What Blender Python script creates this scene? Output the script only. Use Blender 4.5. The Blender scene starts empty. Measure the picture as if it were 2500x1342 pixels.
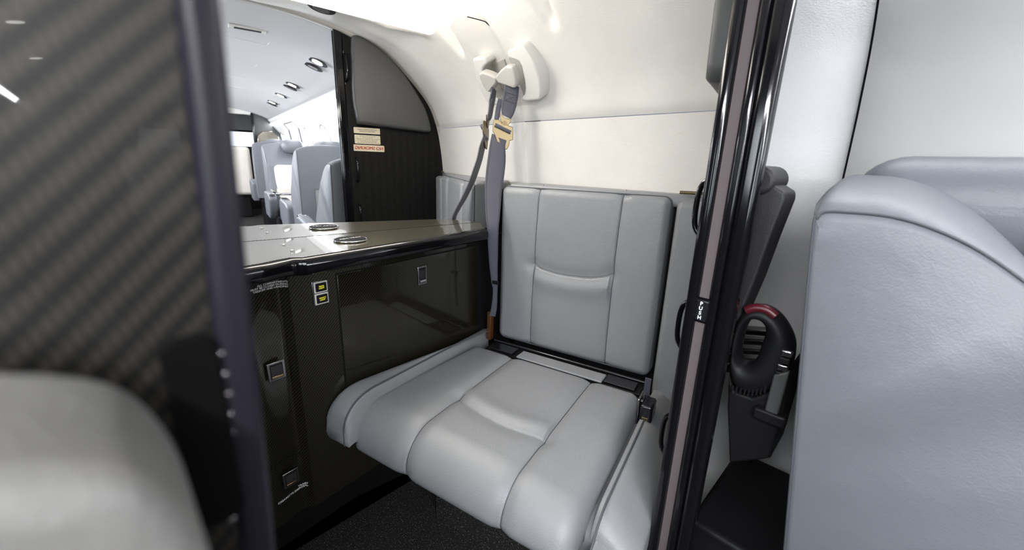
import bpy, bmesh, math, random
import numpy as np
from mathutils import Vector, Matrix
random.seed(4); rng = np.random.default_rng(7)
S = bpy.context.scene
COL = S.collection
# ------------------------------------------------------------------ camera maths (2500 x 1342 frame)
F_PX = 985.0; CX, CY = 1250.0, 671.0
PITCH = math.radians(15.5); ROLL = math.radians(1.84); YAW = math.radians(44.4)
EYE = np.array([0.0, 0.0, 1.0])
SY, CYW = math.sin(YAW), math.cos(YAW)
def p2w(r, h): return (r*CYW - h*SY, r*SY + h*CYW)
def ray(px, py):
    u, v = px-CX, py-CY; c, s = math.cos(ROLL), math.sin(ROLL)
    r, d = u*c+v*s, -u*s+v*c
    fw = F_PX*math.cos(PITCH)-d*math.sin(PITCH); up = -F_PX*math.sin(PITCH)-d*math.cos(PITCH)
    q = np.array(p2w(r, fw)+(up,)); return q/np.linalg.norm(q)
def dirw(a):
    a = math.radians(a); return np.array(p2w(math.sin(a), math.cos(a))+(0.0,))
AX = {'X': np.array([1., 0, 0]), 'Y': np.array([0, 1., 0]), 'Z': np.array([0, 0, 1.])}
def pl(s):
    if isinstance(s[0], str): return AX[s[0]]*s[1], AX[s[0]]
    return np.array(s[0], float), np.array(s[1], float)
def inter(o, d, P, n): return o+d*((n@(P-o))/(n@d))
def U(px, py, *s): P, n = pl(s); return inter(EYE, ray(px, py), P, n)       # where a sight line meets a plane of the room
# mirror plane
MPT = dirw(1.8)*1.245*1.163; MPT[2] = 1.0
MD = dirw(49.2); TILT = math.radians(-0.40)
MNH = np.array([MD[1], -MD[0], 0.0])
if MNH@(EYE-MPT) < 0: MNH = -MNH
MN = MNH*math.cos(TILT)+np.array([0, 0, math.sin(TILT)])
def rp(p): p = np.array(p, float); return p-2*((p-MPT)@MN)*MN
def rd(d): return d-2*(d@MN)*MN
def V(px, py, *s): P, n = pl(s); return inter(rp(EYE), rd(ray(px, py)), P, n)  # same, seen in the mirror
UP = np.array([0, 0, 1.0])
# ------------------------------------------------------------------ materials
def mat(name):
    m = bpy.data.materials.new(name); m.use_nodes = True
    nt = m.node_tree; b = nt.nodes['Principled BSDF']; return m, nt, b
def simple(name, col, rough=.5, metal=0., coat=0., spec=.5, bump=0., bscale=400., sheen=0.):
    m, nt, b = mat(name)
    b.inputs['Base Color'].default_value = (*col, 1); b.inputs['Roughness'].default_value = rough
    b.inputs['Metallic'].default_value = metal; b.inputs['Coat Weight'].default_value = coat
    b.inputs['Coat Roughness'].default_value = .03
    b.inputs['Specular IOR Level'].default_value = spec
    b.inputs['Sheen Weight'].default_value = sheen
    if bump:
        tc = nt.nodes.new('ShaderNodeTexCoord'); n = nt.nodes.new('ShaderNodeTexNoise'); n.inputs['Scale'].default_value = bscale
        n.inputs['Detail'].default_value = 3
        nt.links.new(tc.outputs['Object'], n.inputs['Vector'])
        bp = nt.nodes.new('ShaderNodeBump'); bp.inputs['Strength'].default_value = bump; bp.inputs['Distance'].default_value = .001
        nt.links.new(n.outputs['Fac'], bp.inputs['Height']); nt.links.new(bp.outputs['Normal'], b.inputs['Normal'])
    return m
def leather(name, col, rough=.42, grain=.35, scale=420., big=.25):
    m, nt, b = mat(name); L = nt.links.new
    tc = nt.nodes.new('ShaderNodeTexCoord')
    vo = nt.nodes.new('ShaderNodeTexVoronoi'); vo.inputs['Scale'].default_value = scale
    no = nt.nodes.new('ShaderNodeTexNoise'); no.inputs['Scale'].default_value = 26; no.inputs['Detail'].default_value = 4
    n2 = nt.nodes.new('ShaderNodeTexNoise'); n2.inputs['Scale'].default_value = 9; n2.inputs['Detail'].default_value = 3
    for n in (vo, no, n2): L(tc.outputs['Object'], n.inputs['Vector'])
    b1 = nt.nodes.new('ShaderNodeBump'); b1.inputs['Strength'].default_value = grain; b1.inputs['Distance'].default_value = .0008
    b2 = nt.nodes.new('ShaderNodeBump'); b2.inputs['Strength'].default_value = big; b2.inputs['Distance'].default_value = .004
    L(no.outputs['Fac'], b2.inputs['Height']); L(vo.outputs['Distance'], b1.inputs['Height']); L(b2.outputs['Normal'], b1.inputs['Normal'])
    L(b1.outputs['Normal'], b.inputs['Normal'])
    mx = nt.nodes.new('ShaderNodeMixRGB'); mx.inputs[1].default_value = (*[c*.93 for c in col], 1); mx.inputs[2].default_value = (*[c*1.07 for c in col], 1)
    L(n2.outputs['Fac'], mx.inputs[0]); L(mx.outputs[0], b.inputs['Base Color'])
    b.inputs['Roughness'].default_value = rough
    return m
def math_n(nt, op, a, b=None):
    n = nt.nodes.new('ShaderNodeMath'); n.operation = op
    for i, x in enumerate((a, b)):
        if x is None: continue
        if isinstance(x, (int, float)): n.inputs[i].default_value = x
        else: nt.links.new(x, n.inputs[i])
    return n.outputs[0]
def carbon(name, w=.002, dark=(.004, .004, .005), light=(.10, .092, .072), flip=1, metal=.55, rough=.34, coat=1.0):
    m, nt, b = mat(name); L = nt.links.new
    uv = nt.nodes.new('ShaderNodeUVMap'); sx = nt.nodes.new('ShaderNodeSeparateXYZ'); L(uv.outputs[0], sx.inputs[0])
    x = math_n(nt, 'DIVIDE', sx.outputs[0], w*flip); y = math_n(nt, 'DIVIDE', sx.outputs[1], w)
    k = math_n(nt, 'FLOORED_MODULO', math_n(nt, 'ADD', math_n(nt, 'FLOOR', x), math_n(nt, 'MULTIPLY', math_n(nt, 'FLOOR', y), -1)), 4)
    warp = math_n(nt, 'LESS_THAN', k, 1.5)
    def hump(q): return math_n(nt, 'POWER', math_n(nt, 'SINE', math_n(nt, 'MULTIPLY', math_n(nt, 'FRACT', q), math.pi)), .7)  # rounded sheen of each tow, put into the colour
    hx = math_n(nt, 'MULTIPLY', hump(x), warp)
    hy = math_n(nt, 'MULTIPLY', hump(y), math_n(nt, 'MULTIPLY', math_n(nt, 'SUBTRACT', 1, warp), .12))
    fac = math_n(nt, 'ADD', hx, hy)
    mx = nt.nodes.new('ShaderNodeMixRGB'); L(fac, mx.inputs[0]); mx.inputs[1].default_value = (*dark, 1); mx.inputs[2].default_value = (*light, 1)
    L(mx.outputs[0], b.inputs['Base Color'])
    b.inputs['Metallic'].default_value = metal; b.inputs['Roughness'].default_value = rough
    b.inputs['Coat Weight'].default_value = coat; b.inputs['Coat Roughness'].default_value = .02
    return m
def emit(name, col, st):
    m, nt, b = mat(name); b.inputs['Base Color'].default_value = (*col, 1)
    b.inputs['Emission Color'].default_value = (*col, 1); b.inputs['Emission Strength'].default_value = st; return m
def mirror_mat():
    m, nt, b = mat('mirror silver'); L = nt.links.new
    b.inputs['Base Color'].default_value = (.93, .93, .93, 1); b.inputs['Metallic'].default_value = 1
    b.inputs['Roughness'].default_value = 0.0
    return m
def carpet_mat():
    m, nt, b = mat('black carpet'); L = nt.links.new
    tc = nt.nodes.new('ShaderNodeTexCoord'); n = nt.nodes.new('ShaderNodeTexNoise'); n.inputs['Scale'].default_value = 320; n.inputs['Detail'].default_value = 2
    L(tc.outputs['Object'], n.inputs['Vector'])
    r = nt.nodes.new('ShaderNodeValToRGB'); r.color_ramp.elements[0].position = .60; r.color_ramp.elements[1].position = .80
    r.color_ramp.elements[0].color = (.006, .006, .006, 1); r.color_ramp.elements[1].color = (.42, .40, .37, 1)
    L(n.outputs['Fac'], r.inputs[0]); L(r.outputs[0], b.inputs['Base Color'])
    bp = nt.nodes.new('ShaderNodeBump'); bp.inputs['Strength'].default_value = .8; bp.inputs['Distance'].default_value = .004
    L(n.outputs['Fac'], bp.inputs['Height']); L(bp.outputs['Normal'], b.inputs['Normal']); b.inputs['Roughness'].default_value = .8
    return m
def honeycomb():
    m, nt, b = mat('black woven panel'); L = nt.links.new
    tc = nt.nodes.new('ShaderNodeTexCoord'); v = nt.nodes.new('ShaderNodeTexVoronoi'); v.inputs['Scale'].default_value = 190; v.inputs['Randomness'].default_value = .35
    L(tc.outputs['Object'], v.inputs['Vector'])
    r = nt.nodes.new('ShaderNodeValToRGB'); r.color_ramp.elements[0].position = .2; r.color_ramp.elements[1].position = .6
    r.color_ramp.elements[0].color = (.012, .011, .0105, 1); r.color_ramp.elements[1].color = (.003, .003, .003, 1)
    L(v.outputs['Distance'], r.inputs[0]); L(r.outputs[0], b.inputs['Base Color']); b.inputs['Roughness'].default_value = .6; b.inputs['Specular IOR Level'].default_value = .15
    return m
M = {}
M['leather'] = leather('grey leather', (.245, .251, .262), .37, .45, 520)
M['leather2'] = leather('cabin seat leather', (.128, .136, .155), .46, .25, 500, .4)
M['cream'] = leather('cream leather', (.78, .74, .68), .5)
M['liner'] = leather('white leather lining', (.76, .735, .695), .48, .25, 260, .22)
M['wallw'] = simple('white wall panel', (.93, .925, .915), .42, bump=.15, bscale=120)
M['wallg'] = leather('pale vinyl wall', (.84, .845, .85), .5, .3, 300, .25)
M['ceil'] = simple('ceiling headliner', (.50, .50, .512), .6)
M['carbon'] = carbon('carbon twill', light=(.075, .064, .040), dark=(.003, .003, .003), metal=.7, rough=.3)
M['carbon_top'] = carbon('carbon twill worktop', light=(.30, .27, .19), dark=(.05, .045, .03), rough=.3)  # paler copy: beige sheen of reflected light put into the weave colours
M['carbon_part'] = carbon('carbon twill panel', light=(.026, .0225, .0175), dark=(.0015, .0012, .001), rough=.45, coat=.22)
M['black'] = simple('black lacquer', (.004, .004, .005), .10, spec=.4)
M['blackm'] = simple('matt black plastic', (.007, .007, .008), .5, spec=.22)
M['blacks'] = simple('satin black trim', (.010, .010, .013), .25, coat=.3)
M['trimgrey'] = simple('dark trim with violet cast', (.010, .009, .013), .30, spec=.14)
M['velcro'] = simple('mauve hook tape', (.115, .094, .096), .9, bump=.8, bscale=900)
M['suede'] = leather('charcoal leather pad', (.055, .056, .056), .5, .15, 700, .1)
M['suede2'] = leather('dark grey upholstery', (.013, .0125, .014), .6, .3, 500, .1)
M['cream_label'] = simple('cream placard', (.66, .58, .42), .5)
M['red'] = simple('red lettering', (.55, .028, .008), .5)
M['outline'] = simple('grey outline trim', (.16, .16, .17), .5)
M['ink'] = simple('dark lettering', (.10, .09, .075), .5)
M['white_ink'] = simple('white lettering', (.75, .75, .75), .5)
M['yellow_ink'] = emit('lit yellow lettering', (.75, .72, .04), .35)
M['chrome'] = simple('chrome', (.75, .75, .76), .08, 1.)
M['nickel'] = simple('satin nickel', (.34, .33, .34), .25, 1.)
M['brass'] = simple('antique brass', (.20, .155, .085), .38, 1.)
M['goldm'] = simple('polished bronze', (.62, .42, .28), .14, 1.)
M['web'] = simple('slate webbing', (.060, .060, .085), .6, bump=.5, bscale=1500, sheen=.3)
M['plastic'] = simple('ivory plastic', (.64, .63, .60), .35)
M['plasticg'] = simple('warm grey plastic', (.46, .44, .41), .4)
M['mirror'] = mirror_mat()
M['carpet'] = carpet_mat()
M['honey'] = honeycomb()
M['lamp'] = emit('vanity lamp', (1, .955, .88), 17)
M['down'] = emit('downlight lens', (1, .97, .92), 30)
M['cove'] = emit('cove light', (.97, .98, 1.0), 26); M['cove2'] = emit('far cove light', (.97, .98, 1.0), 112)
M['leather3'] = leather('pale leather', (.118, .115, .109), .46, .25, 500, .4)
M['sky'] = emit('daylight window', (.86, .93, 1.0), 11)
M['screen'] = emit('windscreen daylight', (.80, .88, .96), 1.3)
M['wood'] = simple('varnished dark wood', (.085, .032, .010), .3)
M['darkred'] = simple('dark red plastic', (.075, .006, .012), .35)
M['walnut'] = simple('smoked mirror cabinet', (.16, .145, .12), .12, .6)
M['void'] = simple('deep black recess', (.0015, .0015, .0015), .8, spec=.05)
M['lid'] = simple('dull black lid', (.012, .012, .014), .65, spec=.15)
# ------------------------------------------------------------------ mesh helpers
def link(o, parent=None):
    COL.objects.link(o)
    if parent is not None:
        o.parent = parent; o.matrix_parent_inverse = Matrix.Translation(-Vector(parent['_o']) if '_o' in parent else Vector((0, 0, 0)))
    return o
def thing(name, label, cat, loc=(0, 0, 0), group=None):
    o = bpy.data.objects.new(name, None); COL.objects.link(o); o.location = Vector(loc); o['_o'] = [float(x) for x in loc]
    o.empty_display_size = .05; o['label'] = label; o['category'] = cat
    if group: o['group'] = group
    return o
def tag(o, label, cat, group=None):
    o['label'] = label; o['category'] = cat
    if group: o['group'] = group
    return o
def struct(o): o['kind'] = 'structure'; return o
def mesh(name, verts, faces, m, parent=None, smooth=True, uv=None, bevel=0., seg=3, solid=0., angle=40, fixn=True):
    me = bpy.data.meshes.new(name); me.from_pydata([tuple(map(float, v)) for v in verts], [], [tuple(int(i) for i in f) for f in faces])
    if fixn:
        bm = bmesh.new(); bm.from_mesh(me); bmesh.ops.recalc_face_normals(bm, faces=bm.faces); bm.to_mesh(me); bm.free()
    if uv is not None:
        l = me.uv_layers.new(name='UVMap'); idx = np.empty(len(me.loops), dtype=np.int32); me.loops.foreach_get('vertex_index', idx)
        l.data.foreach_set('uv', np.asarray(uv, dtype=np.float32)[idx].ravel())
    me.materials.append(m)
    me.polygons.foreach_set('use_smooth', [bool(smooth)]*len(me.polygons))
    if smooth: me.set_sharp_from_angle(angle=math.radians(angle))
    o = bpy.data.objects.new(name, me); link(o, parent)
    if solid:
        s = o.modifiers.new('solid', 'SOLIDIFY'); s.thickness = abs(solid); s.offset = 1 if solid > 0 else -1
    if bevel:
        b = o.modifiers.new('bevel', 'BEVEL'); b.width = bevel; b.segments = seg; b.limit_method = 'ANGLE'; b.angle_limit = math.radians(35)
    return o
def prism(name, pts, n, depth, m, parent=None, bevel=0., seg=3, uvf=None, smooth=True):
    """polygon pts (3D, planar) extruded by depth along n"""
    pts = [np.array(p, float) for p in pts]; n = np.array(n, float); n = n/np.linalg.norm(n); k = len(pts)
    vs = pts+[p+n*depth for p in pts]
    fs = [list(range(k)), list(range(2*k-1, k-1, -1))]+[[i, (i+1) % k, k+(i+1) % k, k+i] for i in range(k)]
    uv = [uvf(v) for v in vs] if uvf else None
    return mesh(name, vs, fs, m, parent, smooth, uv, bevel, seg)
def box(name, c, ax, dims, m, parent=None, bevel=0., seg=3, uvf=None):
    c = np.array(c, float); ax = [np.array(a, float)/np.linalg.norm(a) for a in ax]
    a, b, n = ax; w, h, d = dims
    p = [c-a*w/2-b*h/2-n*d/2, c+a*w/2-b*h/2-n*d/2, c+a*w/2+b*h/2-n*d/2, c-a*w/2+b*h/2-n*d/2]
    return prism(name, p, n, d, m, parent, bevel, seg, uvf)
XYZ = (AX['X'], AX['Y'], AX['Z'])
def abox(name, lo, hi, m, parent=None, bevel=0., seg=3):
    lo, hi = np.array(lo, float), np.array(hi, float)
    return box(name, (lo+hi)/2, XYZ, hi-lo, m, parent, bevel, seg)
def gridmesh(name, P, m, parent=None, uv=None, solid=0., closed_v=False, caps=False, angle=60):
    """P[i][j] -> 3D"""
    P = np.asarray(P, float); a, b = P.shape[:2]
    vs = P.reshape(-1, 3); fs = []
    for i in range(a-1):
        for j in range(b if closed_v else b-1):
            j2 = (j+1) % b; fs.append((i*b+j, i*b+j2, (i+1)*b+j2, (i+1)*b+j))
    if caps: fs.append(tuple(range(b))); fs.append(tuple((a-1)*b+j for j in range(b-1, -1, -1)))
    return mesh(name, vs, fs, m, parent, True, uv, solid=solid, angle=angle)
def tube(name, path, r, m, parent=None, ns=10, closed=False):
    path = [np.array(p, float) for p in path]; n = len(path); rs = r if hasattr(r, '__len__') else [r]*n
    rings = []; prev = None
    for i, p in enumerate(path):
        t = (path[(i+1) % n]-path[i-1]) if closed else path[min(i+1, n-1)]-path[max(i-1, 0)]
        t = t/np.linalg.norm(t)
        if prev is None:
            q = np.cross(t, [0, 0, 1.]);
            if np.linalg.norm(q) < .1: q = np.cross(t, [1., 0, 0])
        else: q = prev-t*(prev@t)
        q = q/np.linalg.norm(q); prev = q; w = np.cross(t, q)
        rings.append([p+rs[i]*(q*math.cos(2*math.pi*k/ns)+w*math.sin(2*math.pi*k/ns)) for k in range(ns)])
    if closed: rings.append(rings[0])
    return gridmesh(name, rings, m, parent, closed_v=True, caps=not closed)
def smoothpath(pts, k=6):
    pts = [np.array(p, float) for p in pts]; out = []
    for i in range(len(pts)-1):
        p0, p1, p2, p3 = pts[max(i-1, 0)], pts[i], pts[i+1], pts[min(i+2, len(pts)-1)]
        for j in range(k):
            t = j/k; out.append(.5*((2*p1)+(-p0+p2)*t+(2*p0-5*p1+4*p2-p3)*t*t+(-p0+3*p1-3*p2+p3)*t**3))
    out.append(pts[-1]); return out
def disc(name, c, n, r, th, m, parent=None, ns=32, bevel=0., ry=None, ax=None):
    n = np.array(n, float)/np.linalg.norm(n)
    q = np.array(ax, float) if ax is not None else np.cross(n, [0, 0, 1.])
    if np.linalg.norm(q) < .05: q = np.array([1., 0, 0])
    q = q-n*(q@n); q = q/np.linalg.norm(q); w = np.cross(n, q); ry = ry or r
    return prism(name, [np.array(c)+q*r*math.cos(2*math.pi*k/ns)+w*ry*math.sin(2*math.pi*k/ns) for k in range(ns)], n, th, m, parent, bevel, 3)
def ring(name, c, n, r, t, m, parent=None, ns=40):
    n = np.array(n, float)/np.linalg.norm(n); q = np.cross(n, [0, 0, 1.])
    if np.linalg.norm(q) < .05: q = np.array([1., 0, 0])
    q = q/np.linalg.norm(q); w = np.cross(n, q)
    return tube(name, [np.array(c)+r*(q*math.cos(2*math.pi*k/ns)+w*math.sin(2*math.pi*k/ns)) for k in range(ns)], t, m, parent, 8, True)
def text(name, s, org, right, up, size, m, parent=None, align='LEFT', width=None, ext=.0002, bold=0.):
    right = np.array(right, float)/np.linalg.norm(right); up = np.array(up, float); up = up-right*(up@right); up = up/np.linalg.norm(up); n = np.cross(right, up)
    c = bpy.data.curves.new(name, 'FONT'); c.body = s; c.size = size; c.align_x = align; c.align_y = 'CENTER'; c.extrude = ext; c.offset = bold
    c.space_line = .95
    tmp = bpy.data.objects.new('tmp', c); COL.objects.link(tmp)
    me = bpy.data.meshes.new_from_object(tmp.evaluated_get(bpy.context.evaluated_depsgraph_get())); me.name = name
    bpy.data.objects.remove(tmp); bpy.data.curves.remove(c); me.materials.clear(); me.materials.append(m); o = bpy.data.objects.new(name, me)
    org = np.array(org, float)+n*.0004
    mw = Matrix(((right[0], up[0], n[0], org[0]), (right[1], up[1], n[1], org[1]), (right[2], up[2], n[2], org[2]), (0, 0, 0, 1)))
    if width: mw = mw @ Matrix.Diagonal((width, 1, 1, 1))
    link(o, parent)
    if parent is not None:
        o.matrix_basis = Matrix.Identity(4); o.matrix_parent_inverse = Matrix.Translation(-Vector(parent['_o'])) @ mw if '_o' in parent else mw
    else: o.matrix_basis = mw
    return o
def seg_dist(X, Y, poly):
    D = np.full(X.shape, 9.)
    for (x0, y0), (x1, y1) in zip(poly[:-1], poly[1:]):
        dx, dy = x1-x0, y1-y0; L = dx*dx+dy*dy+1e-12
        t = np.clip(((X-x0)*dx+(Y-y0)*dy)/L, 0, 1); D = np.minimum(D, np.hypot(X-x0-t*dx, Y-y0-t*dy))
    return D
def pad(name, w, h, th, R, m, parent, place, seams=(), puff=0., nx=90, ny=90, rc=.03, extra=None, thread=None, tr=.0011, back=True):
    """upholstered panel; place(x,y,z)->3D with arrays; seams: (poly, wide_depth, wide_width, narrow_depth, narrow_width)"""
    def hgt(X, Y):
        qx, qy = np.abs(X-w/2)-(w/2-rc), np.abs(Y-h/2)-(h/2-rc)
        e = -(np.hypot(np.maximum(qx, 0), np.maximum(qy, 0))+np.minimum(np.maximum(qx, qy), 0)-rc)
        ec = np.clip(e, 0, R); z = th-(R-np.sqrt(np.maximum(R*R-(R-ec)**2, 0)))
        z = z+puff*(1-np.exp(-np.maximum(e, 0)/.05))
        for poly, wd, ww, nd, nw in seams:
            D = seg_dist(X, Y, poly); z = z-(wd*np.exp(-(D/ww)**2)+nd*np.exp(-(D/nw)**2))
        if extra is not None: z = z+extra(X, Y)
        return z
    def lin(n, L):   # denser towards the edges
        t = np.linspace(0, 1, n); return L*(t+.0)
    x, y = np.meshgrid(lin(nx, w), lin(ny, h), indexing='ij')
    sx, sy = np.sign(x-w/2), np.sign(y-h/2)
    dx, dy = (np.abs(x-w/2)-(w/2-rc))/rc, (np.abs(y-h/2)-(h/2-rc))/rc
    c = (dx > 0) & (dy > 0)
    X, Y = x.copy(), y.copy()
    mx = dx*np.sqrt(np.maximum(1-dy*dy/2, 0)); my = dy*np.sqrt(np.maximum(1-dx*dx/2, 0))
    X[c] = (w/2+sx*(w/2-rc+mx*rc))[c]; Y[c] = (h/2+sy*(h/2-rc+my*rc))[c]
    Z = hgt(X, Y)
    P = place(X, Y, Z); vs = P.reshape(-1, 3).tolist(); fs = []
    for i in range(nx-1):
        for j in range(ny-1): fs.append((i*ny+j, (i+1)*ny+j, (i+1)*ny+j+1, i*ny+j+1))
    bd = [(i, 0) for i in range(nx)]+[(nx-1, j) for j in range(1, ny)]+[(i, ny-1) for i in range(nx-2, -1, -1)]+[(0, j) for j in range(ny-2, 0, -1)]
    b0 = [i*ny+j for i, j in bd]; bx = np.array([X[i, j] for i, j in bd]); by = np.array([Y[i, j] for i, j in bd])
    Q = place(bx, by, np.zeros(len(bd))); s = len(vs); vs += Q.tolist(); k = len(bd)
    for i in range(k): fs.append((b0[i], b0[(i+1) % k], s+(i+1) % k, s+i))
    if back: fs.append(tuple(range(s+k-1, s-1, -1)))
    o = mesh(name, vs, fs, m, parent, angle=70)
    if thread is not None:
        for poly, *_ in seams:
            pp = np.array(poly, float); th_m = M['leather'] if len(poly) > 5 else thread
            dense = []
            for a_, b_ in zip(pp[:-1], pp[1:]):
                kk = max(2, int(np.hypot(*(b_-a_))/.008)); dense += [a_+(b_-a_)*t for t in np.linspace(0, 1, kk, endpoint=False)]
            dense.append(pp[-1]); dense = np.array(dense)
            zz = hgt(dense[:, 0], dense[:, 1])+.0008
            tube('seam_thread', place(dense[:, 0], dense[:, 1], zz), tr*(1.5 if len(poly) > 5 else 1), th_m, o, 6)
    o['_o'] = [0, 0, 0] if parent is None else [0, 0, 0]
    return o, hgt
def lerp(a, b, t): return np.array(a)*(1-t)+np.array(b)*t
M['thread'] = simple('dark seam thread', (.07, .075, .085), .6)
# ================================================================== SETTING
PROF_F = [(1.00, 0.0), (1.075, .30), (1.09, .60), (1.09, .80), (1.082, .955), (1.070, 1.06), (1.055, 1.133), (1.018, 1.230), (.940, 1.324), (.834, 1.421), (.731, 1.467), (.649, 1.494), (.48, 1.521), (.30, 1.531)]
PROF_A = [(1.00, 0.0), (1.055, .30), (1.065, .60), (1.065, .80), (1.057, .955), (1.044, 1.06), (1.035, 1.135), (1.008, 1.226), (.945, 1.329), (.858, 1.405), (.775, 1.445), (.66, 1.472), (.48, 1.495), (.30, 1.505)]
def prof(x):
    t = min(max((-.2-x)/.78, 0), 1); return [((a0*(1-t)+b0*t), (a1*(1-t)+b1*t)) for (a0, a1), (b0, b1) in zip(PROF_F, PROF_A)]
def dense_prof(x, lo, hi, n):
    p = np.array(prof(x)); sp = np.array(smoothpath([np.array((*q, 0)) for q in p], 8))[:, :2]
    z = sp[:, 1]; L = np.r_[0, np.cumsum(np.hypot(*np.diff(sp, axis=0).T))]
    z = np.maximum.accumulate(z+np.arange(len(z))*1e-9)
    l0, l1 = np.interp(lo, z, L), np.interp(hi, z, L) if hi is not None else L[-1]
    ll = np.linspace(l0, l1, n); return np.c_[np.interp(ll, L, sp[:, 0]), np.interp(ll, L, sp[:, 1])]
def mirror_x(y):   # X of the mirror plane at height 1, as a function of Y
    return MPT[0]-(y-MPT[1])*MNH[1]/MNH[0]
# floor
fl = struct(abox('floor', (-1.6, -.6, -.05), (6.2, 1.2, 0), M['carpet']))
# lav lining: lower wall panel and padded upper lining, meeting in a seam just above eye level
def lav_wall(name, lo, hi, m, bulge, nxx=60, nz=40, dents=False):
    P = []
    for i in range(nxx):
        row = []
        for j in range(nz): row.append((0, 0, 0))
        P.append(row)
    P = np.zeros((nxx, nz, 3)); tt = np.linspace(0, 1, nxx)
    for i, t in enumerate(tt):
        x1 = -.222; d = None
        pr0 = dense_prof(-.95, lo(0) if callable(lo) else lo, hi, nz); pr1 = dense_prof(-.22, lo(1) if callable(lo) else lo, hi, nz)
        pr = pr0*(1-t)+pr1*t
        for j in range(nz):
            y, z = pr[j]; xa = mirror_x(y)-.001; x1 = -.222-.16*(y-.65)+.002; x = xa+(x1-xa)*t
            P[i, j] = (x, y, z)
    # rounded rolled-in edges and shallow padding (moves the skin inboard / outboard)
    L = np.linspace(0, 1, nz)[None, :]; Tt = tt[:, None]
    off = np.zeros((nxx, nz))
    off += .004
    off -= .006*np.exp(-(L/.012)**2)+.004*np.exp(-(Tt/.012)**2)
    off += bulge*np.sin(np.pi*np.clip(L, 0, 1))*np.sin(np.pi*np.clip(Tt, 0, 1))
    if dents:
        Xc, Zc = P[:, :, 0], L
        # long soft folds of the stretched leather, running up from the shoulder line to the ceiling
        def fold(t0, l0, t1, l1, w0, w1, amp):
            dt, dl = t1-t0, l1-l0; q = ((Tt-t0)*dt+(L-l0)*dl)/(dt*dt+dl*dl); qc = np.clip(q, 0, 1)
            D = np.hypot((Tt-t0-qc*dt)*.75, (L-l0-qc*dl)*.72); w = w0+(w1-w0)*qc
            return amp*np.exp(-(D/w)**2)*np.clip(q*3+.4, 0, 1)
        off += fold(.30, .30, .22, 1.05, .015, .11, -.060)
        off += fold(.42, .42, .64, .95, .03, .13, .045)
        off += fold(.70, .25, .80, .9, .05, .10, .012)
        off += fold(.05, .50, .12, .95, .03, .08, .02)
    Pn = P.copy()
    for i in range(nxx):
        for j in range(nz):
            a = P[i, min(j+1, nz-1)]-P[i, max(j-1, 0)]; n = np.array([0, -a[2], a[1]]); n /= np.linalg.norm(n)+1e-9
            Pn[i, j] = P[i, j]+n*off[i, j]
    return struct(gridmesh(name, Pn, m, solid=0))
lav_wall('wall_right_lower', .0, 1.132, M['liner'], .004)
LIN = lav_wall('wall_right_upper', 1.1338, None, M['liner'], .006, 90, 80, True)
def shell(name, x0, x1, lo, hi, m, flip=False, n=40, nx=2):
    P = []
    for x in [x0]+([-.2] if x0 < -.21 and x1 > 0 else [])+[x1]:
        pr = dense_prof(x, lo, hi, n)
        P.append([(x, (.6-y if flip else y), z) for y, z in pr])
    return struct(gridmesh(name, P, m))
# cabin side walls and ceiling, both sides of the aisle
shell('wall_right', -.33, 6.0, 0, 1.39, M['wallg'])
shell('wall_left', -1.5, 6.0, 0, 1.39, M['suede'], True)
shell('ceiling_left', -1.5, -.222, 1.39, None, M['liner'], True)
CEIL = [(.900, 1.348), (.897, 1.366), (.888, 1.388), (.868, 1.406), (.80, 1.438), (.72, 1.462), (.60, 1.487), (.45, 1.508), (.30, 1.515)]
cl = [np.array((y, z, 0)) for y, z in CEIL]; cl = [p[:2] for p in smoothpath(cl, 5)]; cl = cl+[np.array((.6-p[0], p[1])) for p in cl[::-1][1:]]
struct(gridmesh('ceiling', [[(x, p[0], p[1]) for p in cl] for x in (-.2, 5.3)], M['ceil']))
# black backing behind the mirror, the aft bulkhead
aft = prism('wall_aft', [(mirror_x(y)-.006, y, z) for y, z in ((1.12, 0), (1.12, 1.6), (-.6, 1.6), (-.6, 0))], -MNH, .03, M['blackm']); struct(aft)
struct(prism('wall_aft_upper', [(mirror_x(y)-.001, y, z) for y, z in ((1.12, 1.36), (1.12, 1.6), (-.6, 1.6), (-.6, 1.38), (.70, 1.38))], -MNH, .004, M['liner']))
# arched header trim between cabin and lavatory
arch = []
for t in np.linspace(0, 1, 40):
    pr = dense_prof(-.22, .98, None, 40)
arc = dense_prof(-.22, 1.40, None, 24); arc = np.r_[arc, np.c_[.6-arc[::-1, 0], arc[::-1, 1]][1:]]
P = []
for (x, dz) in ((-.245, .004), (-.245, -.010), (-.238, -.016), (-.205, -.016), (-.196, -.010), (-.196, .004)):
    P.append([(x, .3+(y-.3)*(1+dz*.6), z+dz) for y, z in arc])
struct(gridmesh('trim_1', P, M['plasticg']))
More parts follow.
